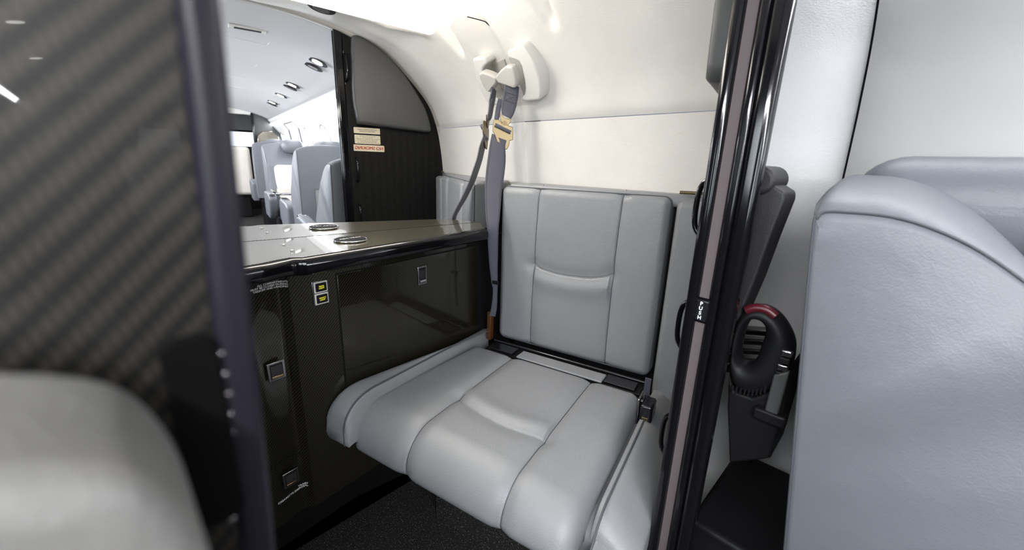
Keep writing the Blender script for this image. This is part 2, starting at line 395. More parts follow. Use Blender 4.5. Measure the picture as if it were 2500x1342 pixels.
# ================================================================== MIRROR
mtop = [U(*p, MPT, MN) for p in [(1290, 436), (1285, 340), (1283, 297), (1278, 246), (1235, 122), (1224, 104), (1205, 74), (1189, 57), (1179, 51), (1141, 41)]]
pts = mtop+[MPT+MD*(-.25-0)+0*UP]  # placeholder replaced below
zt = mtop[-1][2]
def on_m(y, z):  # point of mirror plane from Y and Z
    # MN.(p-MPT)=0
    x = MPT[0]-((y-MPT[1])*MN[1]+(z-MPT[2])*MN[2])/MN[0]; return np.array((x, y, z))
pts = [on_m(1.064, .79), on_m(1.062, .87)]+mtop+[on_m(.70, zt), on_m(-.1, zt), on_m(-.1, .79)]
mir = prism('vanity_mirror', pts, -MN, .005, M['mirror'], smooth=False)
tag(mir, 'large frameless mirror behind the carbon vanity worktop, reflecting the bright cabin', 'mirror')
mir['_o'] = [0, 0, 0]
tube('edge_gasket', smoothpath([p+MNH*.0005 for p in mtop[::-1]], 4), [.0012]*25+[.0012+.0018*k/11 for k in range(12)], M['blackm'], mir, 8)  # shade of the gap beside the mirror drawn as a black tube
# vanity light along the top of the mirror
vl = thing('vanity_light', 'glowing white vanity light tube along the top of the mirror', 'light', on_m(.5, 1.36))
pa, pb = on_m(.735, 1.366)+MNH*.040, on_m(-.05, 1.366)+MNH*.040
n_ = 26; L_ = [lerp(pa, pb, t) for t in np.r_[np.linspace(0, .03, 8), np.linspace(.04, 1, 14)]]
tube('lamp_tube', L_, [.033*math.sqrt(max(1-(1-min(i/7, 1))**2, .02)) for i in range(len(L_))], M['lamp'], vl, 18)
box('mount_rail', lerp(pa, pb, .55)+UP*.042-MNH*.016, (MD, UP, MNH), (.66, .03, .04), M['plastic'], vl, .006)
# ================================================================== VANITY CABINET
ZC = .811
cR, cM, cL = U(1186, 559, 'Z', ZC), U(748, 631, 'Z', ZC), U(603, 653, 'Z', ZC)
fd = (cM-cR)/np.linalg.norm(cM-cR); fn = np.array([-fd[1], fd[0], 0]);
if fn@(EYE-cR) < 0: fn = -fn
fn[2] = 0; fn /= np.linalg.norm(fn)
def front_line(inset):
    """plan outline of the vanity front, right to left, with the shallow wave between the two halves"""
    e0 = cR-fd*.012-fn*inset; e1 = cM-fn*inset
    w = [e0, e1, e1+fd*.006-fn*.006, e1+fd*.018-fn*.014, e1+fd*.040-fn*.012, e1+fd*.07-fn*.006]
    l1 = cL-fn*inset; w += [lerp(w[-1], l1, .6), l1, l1+fd*.22]
    return [e0]+smoothpath(w[1:], 5)
def mline(off, y): p = on_m(y, ZC); return p+MNH*off
def vert_prism(name, pl_, z0, z1, m, parent, bevel, seg=4):
    pl_ = [np.array((p[0], p[1], z0)) for p in pl_]
    return prism(name, pl_, UP, z1-z0, m, parent, bevel, seg, uvf=lambda v: (v@MD, v@MNH))
vt = thing('vanity_worktop', 'glossy beige carbon-fibre worktop with black rounded edge below the mirror', 'worktop', tuple(lerp(cR, cM, .5)))
line = front_line(.0)
backp = [mline(.0015, .10), mline(.0015, .96)]
far_r = line[0]
pts = line+[backp[0]+0*UP, backp[1]]
M['top_edge'] = M['black']
BN_ = [(.018, .0), (.011, -.0008), (.005, -.004), (.0012, -.009), (0, -.0145), (.0, -.022), (.0012, -.0275), (.005, -.0325), (.011, -.0355), (.06, -.036), (.10, -.036)]
gridmesh('edge_moulding', [[np.array((p[0], p[1], ZC+dz-.0004)) for p in front_line(i_)] for i_, dz in BN_], M['black'], vt, angle=80)
line2 = front_line(.016); pts2 = line2+[mline(.003, .10), mline(.003, .86)]
vert_prism('carbon_inlay', pts2, ZC-.030, ZC, M['carbon_top'], vt, .0)
# ashtray lid
ac = U(856, 585, 'Z', ZC+.002); ac2 = ac
ad = fd
ash = disc('ashtray_lid', ac, UP, .0345, .003, M['lid'], vt, 48, .001); ash['_o'] = [0, 0, 0]
ring('ashtray_rim', ac+UP*.001, UP, .037, .0016, M['chrome'], vt, 56)
text('lettering', 'ASH TRAY', ac+UP*.0038, -fd, fn*-1, .0112, M['white_ink'], ash, 'CENTER', 1.1)
for q in ((692, 598), (713, 612)):
    c = U(*q, 'Z', ZC+.001); disc('stud', c, UP, .004, .0025, M['chrome'], vt, 16, .001)
# cabinet body
vc = thing('vanity_cabinet', 'black carbon-fibre vanity cabinet with flush door left of the seat', 'cabinet', (cM[0], cM[1], 0))
INS = .088
lineb = front_line(INS)
bx = [np.array((p[0], p[1], 0)) for p in lineb]; arcl = np.r_[0, np.cumsum([np.linalg.norm(b-a) for a, b in zip(bx[:-1], bx[1:])])]
kept = [i for i in range(len(bx))]
vs, uvs, fs = [], [], []
for i in kept:
    vs += [bx[i]+UP*.17, bx[i]+UP*(ZC-.036)]; uvs += [(-arcl[i], .17), (-arcl[i], ZC-.036)]
for i in range(len(kept)-1): fs.append((2*i, 2*i+2, 2*i+3, 2*i+1))
bd_ = mesh('body', vs, fs, M['carbon'], vc, True, uvs, angle=70)
bd_['_o'] = [0, 0, 0]
bk = [np.array((p[0], p[1], .17)) for p in (mline(.01, .10), mline(.01, 1.0))]
prism('inner_carcass', [lineb[0]*[1, 1, 0]+UP*.17-fn*.004, lineb[5]*[1, 1, 0]+UP*.17-fn*.02, lineb[-1]*[1, 1, 0]+UP*.17-fn*.02]+bk, UP, ZC-.21, M['blackm'], vc)
kick = [p*[1, 1, 0]-fn*.11 for p in (lineb[0], lineb[-1])]
prism('toe_kick', [kick[0], kick[1], bk[0]*[1, 1, 0], bk[1]*[1, 1, 0]], UP, .17, M['blackm'], vc)
FP = cM-fn*INS   # plane of the right-hand front
def FR(px, py, o=0.): return U(px, py, FP+fn*o, fn)
fr = -fd         # to the right along the front
def fuv(v): return (v@fr+.31, v[2])
dq = [FR(820, 669), FR(1175, 604), FR(1172, 800), FR(845, 930)]
# flush door: plumb rectangle
s0, s1 = (dq[0]-FP)@fr, (dq[1]-FP)@fr; z1 = dq[0][2]; z0 = .36
def fpt(s, z, o=0.): return FP*[1, 1, 0]+fr*s+UP*z+fn*o
box('door_gap', fpt((s0+s1)/2, (z0+z1)/2, -.001), (fr, UP, fn), (s1-s0+.0045, z1-z0+.0045, .0028), M['blackm'], vc)
door = box('cabinet_door', fpt((s0+s1)/2, (z0+z1)/2, .0008), (fr, UP, fn), (s1-s0-.002, z1-z0-.002, .003), M['carbon'], vc, .001, 2, fuv); door['_o'] = [0, 0, 0]
# flush latches (chrome bezel, dark recess, sloping tongue)
def latch(c, r, n, w, h, parent, tong, gold=False):
    lt = box('latch_bezel', c+n*.0015, (r, UP, n), (w, h, .003), M['nickel'], parent, .0012, 2); lt['_o'] = [0, 0, 0]
    box('latch_recess', c+n*.0031, (r, UP, n), (w*.72, h*.80, .0008), M['blackm'], lt)
    up = UP-n*.10
    box('latch_tongue', c+n*.0036+UP*h*(.10 if not gold else .06), (r, up, np.cross(r, up)), (w*.64, h*.52, .002), M['suede2'], lt, .0006, 2)
    box('latch_lip', c+n*.004-UP*h*.30, (r, UP, n), (w*.66, h*.13, .003), M['goldm'] if gold else M['chrome'], lt, .0008, 2)
    return lt
lc = FR(1030, 671, .002); latch(lc, fr, fn, .032, .054, door, 0)
# switch plate
sc_ = FR(782.5, 713.5, .002)
sp = box('switch_plate', sc_+fn*.001, (fr, UP, fn), (.038, .056, .003), M['nickel'], vc, .001, 2); sp['_o'] = [0, 0, 0]
for dz, s in ((.0135, 'READ\nLIGHT'), (-.0135, 'VANITY\nLIGHT')):
    c = sc_+UP*dz+fn*.003
    b_ = box('switch_frame', c, (fr, UP, fn), (.031, .0255, .003), M['plastic'], sp, .002, 3)
    b2 = box('switch_button', c+fn*.0016, (fr, UP, fn), (.025, .0195, .003), M['blackm'], sp, .002, 3); b2['_o'] = [0, 0, 0]
    text('lettering', s, c+fn*.0036+UP*.0002, fr, UP, .0046, M['yellow_ink'], sp, 'CENTER', 1.0, bold=.00005)
# left half of the front: plane through its middle
lp0 = lineb[-10] if len(lineb) > 10 else lineb[-2]
lA, lB = lineb[22]*[1, 1, 0], lineb[31]*[1, 1, 0]; lr = (lA-lB)/np.linalg.norm(lA-lB); ln = np.array([-lr[1], lr[0], 0])
if ln@(EYE-lA) < 0: ln = -ln
LP = (lA+lB)/2
def LF(px, py, o=.0025): return U(px, py, LP+ln*o, ln)
arcb = np.r_[0, np.cumsum([np.linalg.norm((q-p)[:2]) for p, q in zip(lineb[:-1], lineb[1:])])]; LB = np.array([p[:2] for p in lineb])
def wrap_text(txt, org, size, width):
    """lettering laid onto the gently curved left half of the front"""
    o = text('lettering', txt, (0, 0, 0), (1, 0, 0), UP, size, M['white_ink'], None, 'RIGHT', None, bold=.00008)
    a0 = arcb[int(np.argmin(np.linalg.norm(LB-org[:2], axis=1)))]
    o.matrix_basis = Matrix.Identity(4); 
    for v in o.data.vertices:
        x, y, d = v.co[0]*width, v.co[1], v.co[2]; a = a0-x
        p = np.array([np.interp(a, arcb, LB[:, 0]), np.interp(a, arcb, LB[:, 1])]); q = np.array([np.interp(a+.003, arcb, LB[:, 0]), np.interp(a+.003, arcb, LB[:, 1])])
        t = q-p; n = np.array((-t[1], t[0])); n = n/np.linalg.norm(n)
        if n@(EYE[:2]-p) < 0: n = -n
        p = p+n*(.0006+d); v.co = (p[0], p[1], org[2]+y)
    o.parent = vc; o.matrix_parent_inverse = Matrix.Translation(-Vector(vc['_o']))
wrap_text('ALL COMPARTMENTS\nMUST BE CLOSED DURING\nTAKEOFF AND LANDING', LF(706, 691), .0056, 1.12)
wrap_text('TRASH\nCIGARETTE DISPOSAL', LF(752, 1184), .0068, 1.1)
latch(LF(674, 904), lr, ln, .036, .042, vc, 0, True); latch(LF(710, 1166), lr, ln, .036, .040, vc, 0, True)
for zz in (LF(700, 1112)[2], LF(690, 985)[2]-.0):
    pass
zs = LF(730, 1108)[2]
box('drawer_gap', LP*[1, 1, 0]+fr*(-.02)+UP*zs+fn*.0005, (fr, UP, fn), (.22, .0022, .002), M['blackm'], vc)
# ================================================================== FOLD-DOWN SEAT
C = np.array([-.918, .876, 0.]); A_ = dirw(120); D_ = dirw(-150)
def SL(s, t, z): return C+A_*s+D_*t+UP*z
def BL(px, py): p = U(px, py, C, D_)-C; return (p@A_, p[2])
def ZL(px, py, z): p = U(px, py, 'Z', z)-C; return (p@A_, p@D_)
seat = thing('fold_down_seat', 'grey leather fold-down seat with stitched panels beside the carbon vanity cabinet', 'seat', tuple(SL(.25, .25, 0)))
W_ = .502
def place_back(x, y, z):
    x, y, z = np.broadcast_arrays(x, y, z)
    return C+np.multiply.outer(x, A_)+np.multiply.outer(z-.075, D_)+np.multiply.outer(y+.428, UP)
def by(z): return z-.428
smile = [BL(*p) for p in [(1301, 645), (1320, 656), (1340, 663), (1365, 670), (1390, 674), (1415, 677), (1440, 679), (1468, 677), (1494, 672)]]
sm = [(max(.123, min(.3725, s)), by(z)) for s, z in smile]
sv = [[(.131, by(.94)), (.1275, by(.80)), (.124, by(.65)), (.122, by(.42))], [(.378, by(.94)), (.374, by(.80)), (.372, by(.65)), (.372, by(.42))]]
NS = (.006, .016, .004, .0022)
bp_, _ = pad('backrest', W_, .505, .075, .022, M['leather'], seat, place_back, [(p, *NS) for p in sv]+[(sm, .007, .022, .004, .0022)], .006, 230, 230, .022, thread=M['thread'],
    extra=lambda X, Y: .007*np.exp(-((Y-np.interp(X, [p[0] for p in sm], [p[1] for p in sm])+.03)/.03)**2)*((X > .13) & (X < .365)))
# piping round the backrest front edge
ed = []
for k in range(64):
    a = 2*math.pi*k/64
rr = .022; x0, x1, y0, y1 = .004, W_-.004, .004, .501
def rrect(x0, x1, y0, y1, r, n=8):
    o = []
    for cx_, cy_, a0 in ((x1-r, y1-r, 0), (x0+r, y1-r, 90), (x0+r, y0+r, 180), (x1-r, y0+r, 270)):
        for k in range(n+1):
            a = math.radians(a0+90*k/n); o.append((cx_+r*math.cos(a), cy_+r*math.sin(a)))
    return o
e_ = np.array(rrect(.003, W_-.003, .003, .502, .02)); tube('piping', place_back(e_[:, 0], e_[:, 1], np.full(len(e_), .0635)), .0022, M['thread'], bp_, 8, True)
# seat cushion with waterfall front
ZT = .432; TF = .475; RF = .085; s1_, s2_ = .121+.030, .372+.030
def cush(x, y, z):
    x, y, z = np.broadcast_arrays(x, y, z); x = np.asarray(x, float)
    t0 = .085; TFx = .466+.075*(x-.03); fl_ = TFx-t0; arc_ = RF*math.radians(98)
    t = np.where(y < fl_, t0+y, 0.); zz = np.where(y < fl_, ZT+.010*(y/fl_)*0, 0.); nt = np.zeros_like(t); nz = np.ones_like(t)
    a = np.clip((y-fl_)/RF, 0, math.radians(98))
    t = np.where(y >= fl_, TFx+RF*np.sin(a), t); zz = np.where(y >= fl_, ZT-RF+RF*np.cos(a), zz)
    nt = np.where(y >= fl_, np.sin(a), nt); nz = np.where(y >= fl_, np.cos(a), nz)
    ex = np.maximum(y-fl_-arc_, 0); ta = math.radians(98)
    t = t+ex*math.cos(ta); zz = zz-ex*math.sin(ta)
    fl2 = np.clip(y/.42, 0, 1); x = np.where(x < s1_, s1_+(x-s1_)*(1+.30*fl2), x)
    h = z-.10
    t = t+h*nt; zz = zz+h*nz
    return C+np.multiply.outer(x-.030, A_)+np.multiply.outer(t, D_)+np.multiply.outer(zz, UP)
Lc = (TF-.085)+RF*math.radians(98)+.018
csm = [ZL(*p, ZT) for p in [(1116, 968), (1135, 986), (1160, 1004), (1190, 1022), (1225, 1039), (1260, 1053), (1295, 1063), (1330, 1072)]]
cs = [(s+.030, t-.085) for s, t in csm]
s1_, s2_ = .121+.030, .372+.030
cs[0] = (s1_, cs[0][1]); cs[-1] = (s2_, cs[-1][1])
cu, _ = pad('seat_cushion', .540, Lc, .10, .034, M['leather'], seat, cush,
            [([(s1_, 0), (s1_, Lc)], *NS), ([(s2_, 0), (s2_, Lc)], *NS), (cs, .006, .020, .004, .0022)], .006, 230, 250, .03, thread=M['thread'],
            extra=lambda X, Y: .006*np.exp(-((Y-np.interp(X, [p[0] for p in cs], [p[1] for p in cs])+.03)/.03)**2)*((X > s1_+.005) & (X < s2_-.005)))
# raised side bolster between cushion and cabinet
def bol_sec(t):
    o = -.050-.150*max(t, 0)
    zt = .448+.018*t/.5
    return [(o+.010, .352), (o+.002, .37), (o-.002, .40), (o+.002, zt-.026), (o+.012, zt-.008), (o+.030, zt), (-.056, zt-.006), (-.049, zt-.012), (-.044, .43), (-.040, .40), (-.038, .36)]
P = []
for t in np.r_[np.linspace(-.005, .45, 14), np.linspace(.465, .575, 18)]:
    f_ = max(0, (t-.47)/.105); sq = math.sqrt(max(1-min(f_, 1)**2.4, 0))
    P.append([SL(q[0]+(.02*(1-sq) if q[0] < -.06 else 0), t, .352+(q[1]-.352)*(.30+.70*sq)) for q in smoothpath([np.array((a, b, 0)) for a, b in bol_sec(t)], 4)])
bs = gridmesh('side_bolster', P, M['leather'], seat, closed_v=True, caps=True); bs['_o'] = [0, 0, 0]
pip = []
for t in np.r_[np.linspace(0, .46, 20), np.linspace(.465, .574, 16)]:
    f_ = max(0, (t-.47)/.105); sq = math.sqrt(max(1-min(f_, 1)**2.4, 0))
    pip.append(SL(-.0535, t, .3535+(.442+.018*t/.5-.352)*(.30+.70*sq)))
pip.append(SL(-.0535, .5755, .353))
tube('piping', pip, .0020, M['thread'], bs, 8)
# padded base under the cushion
P = []
for t in np.r_[np.linspace(.0, .44, 8), np.linspace(.45, .505, 8)]:
    f_ = max(0, (t-.44)/.07); sq = math.sqrt(max(1-min(f_, 1)**2, 0))
    row = [(-.03, .31), (-.03, .375), (.25, .378), (.50, .378), (.52, .400), (.535, .402), (.555, .392), (.600, .352), (.606, .335), (.606, .29)]
    P.append([SL(q[0], t, .31+(q[1]-.31)*(.35+.65*sq) if q[1] > .31 else q[1]) for q in smoothpath([np.array((a, b, 0)) for a, b in row], 3)])
bs = gridmesh('base_cushion', P, M['leather'], seat, closed_v=True, caps=True); bs['_o'] = [0, 0, 0]
pip = [SL(.531, t, .4035-.05*max(0, (t-.46)/.09)**2) for t in np.linspace(.06, .545, 24)]
tube('piping', pip, .0022, M['thread'], bs, 8)
# right skirt wedge that flares out below the cushion
sk = [SL(.525, .02, .40), SL(.60, .02, .36), SL(.606, .38, .345), SL(.575, .55, .30), SL(.53, .56, .36)]
sk2 = [SL(.53, .02, .15), SL(.60, .02, .15), SL(.600, .37, .15), SL(.55, .50, .15), SL(.52, .50, .15)]
vs = sk+sk2; n5 = 5
mesh('side_skirt', vs, [tuple(range(5)), tuple(range(9, 4, -1))]+[(i, (i+1) % 5, 5+(i+1) % 5, 5+i) for i in range(5)], M['leather'], seat, True, bevel=.008, seg=4)
# dark pedestal below
prism('pedestal', [SL(.0, .0, 0), SL(.57, .0, 0), SL(.55, .36, 0), SL(.03, .36, 0)], UP, .29, M['carpet'], seat)
# side panel right of the backrest and the padded ledge behind
def place_side(x, y, z):
    x, y, z = np.broadcast_arrays(x, y, z)
    return C+np.multiply.outer(x+.513, A_)+np.multiply.outer(z-.040, D_)+np.multiply.outer(y+.33, UP)
pad('side_panel', .115, .592, .042, .014, M['leather'], seat, place_side, [([(.004, 0), (.004, .6)], .002, .004, 0, .002)], .003, 40, 120, .016)
lg = [SL(-.03, -.076, .915), SL(.56, -.076, .915)]
wl = [np.array((-.90, 1.045, .915)), np.array((-.40, 1.066, .915))]
prism('back_ledge', [SL(.02, -.02, .905), SL(.50, -.02, .905), SL(.63, -.03, .905), SL(.63, -.045, .905), np.array((-.41, 1.062, .905)), np.array((-.90, 1.046, .905)), SL(.0, -.10, .905)], UP, .033, M['leather'], seat, .008, 4)
prism('back_frame', [SL(.02, -.085, .30), SL(.59, -.045, .30), SL(.59, -.060, .30), SL(.02, -.145, .30)], UP, .60, M['blackm'], seat)
tube('ledge_catch', [SL(.515, -.012, .943), SL(.55, -.012, .943), SL(.58, -.02, .943)], .004, M['brass'], seat, 8)
# dark hinge gap, steel rail and the leather flap between cushion and backrest
box('hinge_plate', SL(.25, .035, .412), (A_, D_, UP), (.50, .085, .012), M['blackm'], seat, .003)
tube('hinge_rail', [SL(-.0, .018, .424), SL(.5, .018, .424)], .004, M['blacks'], seat, 10)
box('leather_flap', SL(.262, .070, .428), (A_, D_, UP), (.27, .048, .006), M['leather'], seat, .003)
for s in (.06, .44): box('hinge_leaf', SL(s, .055, .424), (A_, D_, UP), (.085, .045, .004), M['blacks'], seat, .001)
# recline latch at the right corner
rl = box('recline_latch', SL(.532, .135, .378), (A_, D_, UP), (.030, .055, .125), M['blacks'], seat, .006, 3); rl['_o'] = [0, 0, 0]
box('latch_arm', SL(.512, .130, .398), (A_, D_, UP), (.007, .055, .105), M['nickel'], rl, .003)
box('latch_window', SL(.532, .1632, .375), (A_, D_, UP), (.016, .003, .07), M['brass'], rl, .001)
tube('latch_pin', [SL(.505, .13, .432), SL(.545, .13, .432)], .005, M['chrome'], rl, 10)
box('pull_strap', SL(.512, .06, .437), (A_, UP, D_), (.016, .05, .004), M['web'], seat, .001)
box('strap_anchor', SL(-.022, .012, .47), (A_, UP, D_), (.016, .10, .02), M['wood'], seat, .003)
# ================================================================== BULKHEAD with pad, placards, handles (aft face at X=-.222)
XB = -.222
SLB = .16
BN = np.array((1, SLB, 0)); BN /= np.linalg.norm(BN); BR = np.array((SLB, -1, 0)); BR /= np.linalg.norm(BR)
BPT = (XB, .65, 0)
def bx(y): return XB-SLB*(y-.65)
def VB(px, py, o=0.): return V(px, py, np.array(BPT)-BN*o, BN)
bh = thing('bulkhead', 'black divider bulkhead with glossy door post, between the seat and the cabin', 'bulkhead', (XB, .65, 0))
op = [(.652, .0), (.652, 1.515)]+[(y, z) for y, z in dense_prof(-.2, 0, None, 60)[::-1] if y > .655]
op = [np.array((bx(y), y-.004 if i > 1 else y, z)) for i, (y, z) in enumerate(op)]
panel = prism('panel', op, BN, .018, M['honey'], bh); panel['_o'] = [0, 0, 0]
# upper pad of charcoal leather
pp = [VB(*p, .046) for p in [(873, 300), (862, 240), (859, 160), (858, 98), (862, 84), (880, 86), (905, 100), (940, 127), (975, 165), (1000, 197), (1022, 232), (1040, 265), (1050, 295), (1054, 315), (1050, 322), (1030, 321), (960, 312), (900, 304), (880, 302)]]
pp = smoothpath(pp+[pp[0]], 3)[:-1]
pc_ = np.mean(pp, axis=0)
gridmesh('charcoal_pad', [[pc_+(p-pc_)*k+BN*d for p in pp] for k, d in ((1, .046), (1.0, .022), (.995, .012), (.98, .005), (.955, .001), (.90, 0), (.5, -.002), (.05, -.002))], M['suede'], bh, closed_v=True, caps=True, angle=80)['label'] = 'charcoal leather pad'
# placards
def placard(quad, lines, m, size, parent, sm=False):
    q = [VB(*p, .001) for p in quad]; y0 = min(p[1] for p in q); y1 = max(p[1] for p in q); z0 = np.mean([q[2][2], q[3][2]]); z1 = np.mean([q[0][2], q[1][2]])
    pl_ = prism('placard', [np.array((bx(a), a, b))-BN*.0025 for a, b in rrect(y0, y1, z0, z1, .003, 4)], BN, .0025, M['cream_label'], parent); pl_['_o'] = [0, 0, 0]
    return pl_, y0, y1, z0, z1
R_ = BR
def bp3(y, z, o): return np.array((bx(y), y, z))-BN*o   # reading direction on the aft face
pl1, y0, y1, z0, z1 = placard([(863, 309), (927, 315), (928, 329), (864, 324)], 0, 0, 0, panel)
text('lettering', 'LIFE VEST STORED UNDER\nFWD SEAT CUSHION', bp3((y0+y1)/2, (z0+z1)/2, .0028), R_, UP, (z1-z0)*.30, M['ink'], pl1, 'CENTER', .92)
pl2, y0, y1, z0, z1 = placard([(865, 327), (928, 333), (929, 354), (867, 349)], 0, 0, 0, panel)
for k in range(6):
    zz = z1-(z1-z0)*(.14+.145*k); wd = (y1-y0)*(.62, .42, .84, .78, .55, .80)[k]
    pr_ = random.Random(k); y = (y0+y1)/2-wd/2
    vs, fs = [], []
    while y < (y0+y1)/2+wd/2:
        l = pr_.uniform(.004, .010); h = (z1-z0)*.022; b = len(vs)
        vs += [bp3(y, zz-h, .0027), bp3(y+l, zz-h, .0027), bp3(y+l, zz+h, .0027), bp3(y, zz+h, .0027)]; fs.append((b, b+1, b+2, b+3)); y += l+.0022
    mesh('fine_print', vs, fs, M['ink'], pl2, False)
pl3, y0, y1, z0, z1 = placard([(863, 351), (938, 357), (938, 371), (864, 368)], 0, 0, 0, panel)
for dy, dz in ((.0004, .0002), (-.0004, -.0002)): text('lettering', 'NO SMOKING', bp3((y0+y1)/2+dy, (z0+z1)/2+dz, .0028), R_, UP, (z1-z0)*.70, M['red'], pl3, 'CENTER', 1.0)
# pull handles on the aft face close to the post
for zc in (1.345, .940, .735, .510):
    y = .690 if zc < 1.2 else .672
    k = .052
    h = tube('pull_handle', smoothpath([(XB-.001, y, zc+k), (XB-.018, y, zc+k*.92), (XB-.032, y, zc+k*.6), (XB-.035, y, zc), (XB-.032, y, zc-k*.6), (XB-.018, y, zc-k*.92), (XB-.001, y, zc-k)], 4), .0045, M['black'], bh, 10); h['_o'] = [0, 0, 0]
    for s in (1, -1): disc('handle_foot', (XB-.003, y, zc+s*(k+.004)), (1, 0, 0), .009, .004, M['chrome'], h, 16, .001)
# door post: glossy black double rail with a strip of mauve tape in its channel (end face looks inboard, -Y)
def post(name, x0, x1, y0, y1, m, bev, par, z0=0., z1=1.50): return abox(name, (x0, y0, z0), (x1, y1, z1), m, par, bev, 4)
p0 = post('post_core', -.226, -.180, .646, .662, M['black'], .002, bh)
post('post_rail', -.231, -.214, .634, .668, M['black'], .007, bh)
post('post_rail', -.196, -.184, .636, .662, M['black'], .004, bh)
post('post_rail', -.186, -.160, .640, .668, M['black'], .009, bh)
zp0, zp1 = U(1716, 785, 'Y', .642)[2], U(1725, 735, 'Y', .642)[2]
post('hook_tape', -.2135, -.199, .6435, .647, M['velcro'], 0, bh, zp1+.004, 1.50); post('hook_tape', -.2135, -.199, .6435, .647, M['velcro'], 0, bh, 0., zp0-.004)
pb_ = post('push_button', -.216, -.1965, .641, .648, M['blacks'], .002, bh, zp0, zp1); pb_['_o'] = [0, 0, 0]
for k, ch in enumerate('PUSH'):
    text('lettering', ch, (-.2075, .6405, zp1-(zp1-zp0)*(.16+.225*k)), (1, 0, 0), UP,   .0082, M['white_ink'], pb_, 'CENTER', 1.0, bold=.0002)
# ================================================================== NEAR PARTITION on the left (forward face at X=-.13)
XP = -.130
lp = thing('partition_panel', 'blurred carbon-fibre partition close by, with dark edge trim and recessed handle', 'partition', (XP, 0, 0))
yE = U(606, 640, 'X', XP)[1]; yI = U(452, 300, 'X', XP)[1]-.001
KL = .042
def lean(y, z): return y+KL*(z-.968)
uvp = lambda v: (v[1], v[2])
pnl = prism('carbon_panel', [(XP-.045, lean(yI, 0), 0), (XP-.045, lean(yI, 1.5), 1.50), (XP-.045, -.42, 1.50), (XP-.045, -.42, 0)], (1, 0, 0), .044, M['carbon_part'], lp, 0, 3, uvp)
prism('edge_trim', [(XP-.05, lean(yI, 0), 0), (XP-.05, lean(yE, 0), 0), (XP-.05, lean(yE, 1.51), 1.51), (XP-.05, lean(yI, 1.51), 1.51)], (1, 0, 0), .051, M['trimgrey'], lp, .0035, 4)
hq = [U(*p, 'X', XP) for p in [(375, 820), (530, 815), (610, 1290), (480, 1290)]]
hy0, hy1 = U(395, 900, 'X', XP)[1], U(540, 900, 'X', XP)[1]; hz1, hz0 = U(450, 822, 'X', XP)[2], U(560, 1262, 'X', XP)[2]
prism('handle_recess', [(XP-.004, a, b) for a, b in rrect(hy0, hy1, hz0, hz1, .004, 6)], (1, 0, 0), .0055, M['void'], lp, .001)  # flat black slab; the shade of the recess is in its colour
for q_ in ((540, 862), (549, 912), (558, 960), (566, 1008), (574, 1054), (584, 1098), (566, 1266)):
    p_ = U(*q_, 'X', XP); disc('trim_rivet', (XP-.0005, p_[1], p_[2]), (1, 0, 0), .0007 if q_[1] < 1200 else .0012, .0012, M['nickel'], lp, 12, .0003)  # nickel discs imitate weave glints, the larger one a white spot
# ================================================================== CABIN SEATS
def seat_back(parent, x_top, x_bot, y0, y1, zt, zb, front, crown, fwd, m, slope=False):
    """body lofted across the width; fwd=+1 faces forward. side profile narrows to the top, top crowned"""
    rows = []; QS = [0, .004, .012, .03, .06, .12, .2, .3, .4, .5, .6, .7, .8, .88, .94, .97, .988, .996, 1]
    for q in QS:
        e = min(q, 1-q); r = .030; yy = y0+(y1-y0)*q
        ew = math.sqrt(max(1-(1-min(e*(y1-y0)/r, 1))**2, 0)); sh = .012*(1-ew)
        cr = crown*math.sin(math.pi*min(max(q, 0), 1))**.6
        pr_ = []
        prof_ = [(0, zb), (.0, zb+.15*(zt-zb)), (.0, zb+.5*(zt-zb)), (0, zt-.03), (.006, zt-.008), (.02, zt), (.06, zt+.002), (.25, zt+.001), (.42, zt-.010), (.55, zt-.030), (.80, zt-.10), (.95, zt-.16), (1.0, zt-.22), (1.08, zb+.45*(zt-zb)), (1.18, zb+.2*(zt-zb)), (1.2, zb)]
        if slope: prof_ = prof_[:5]+[(q_/front, z_) for q_, z_ in ((.010, zt), (.03, zt+.002), (.07, zt+.001), (.105, zt-.008), (.14, zt-.025), (.18, zt-.055), (.24, zt-.11), (.34, zt-.21), (.44, zt-.33), (.49, zb))]
        for u, z in prof_:
            a = (zt-z)/(zt-zb); xb = x_top+(x_bot-x_top)*a
            d = u*front; d = d+sh if u < .5 else d-sh
            zz = z+cr*max(0, 1-(zt-z)/.13) - .010*(1-ew)*(1 if z > zt-.06 else 0)
            pr_.append((xb+fwd*d, yy, zz))
        rows.append([tuple(p) for p in smoothpath(pr_, 4)])
    o = gridmesh('backrest', rows, m, parent, caps=True, angle=85); o['_o'] = [0, 0, 0]
    tube('piping', [np.array(p)+(0, -.0008, .0006) for p in rows[2][2:-8]], .0019, M['thread'], o, 6)
    return o
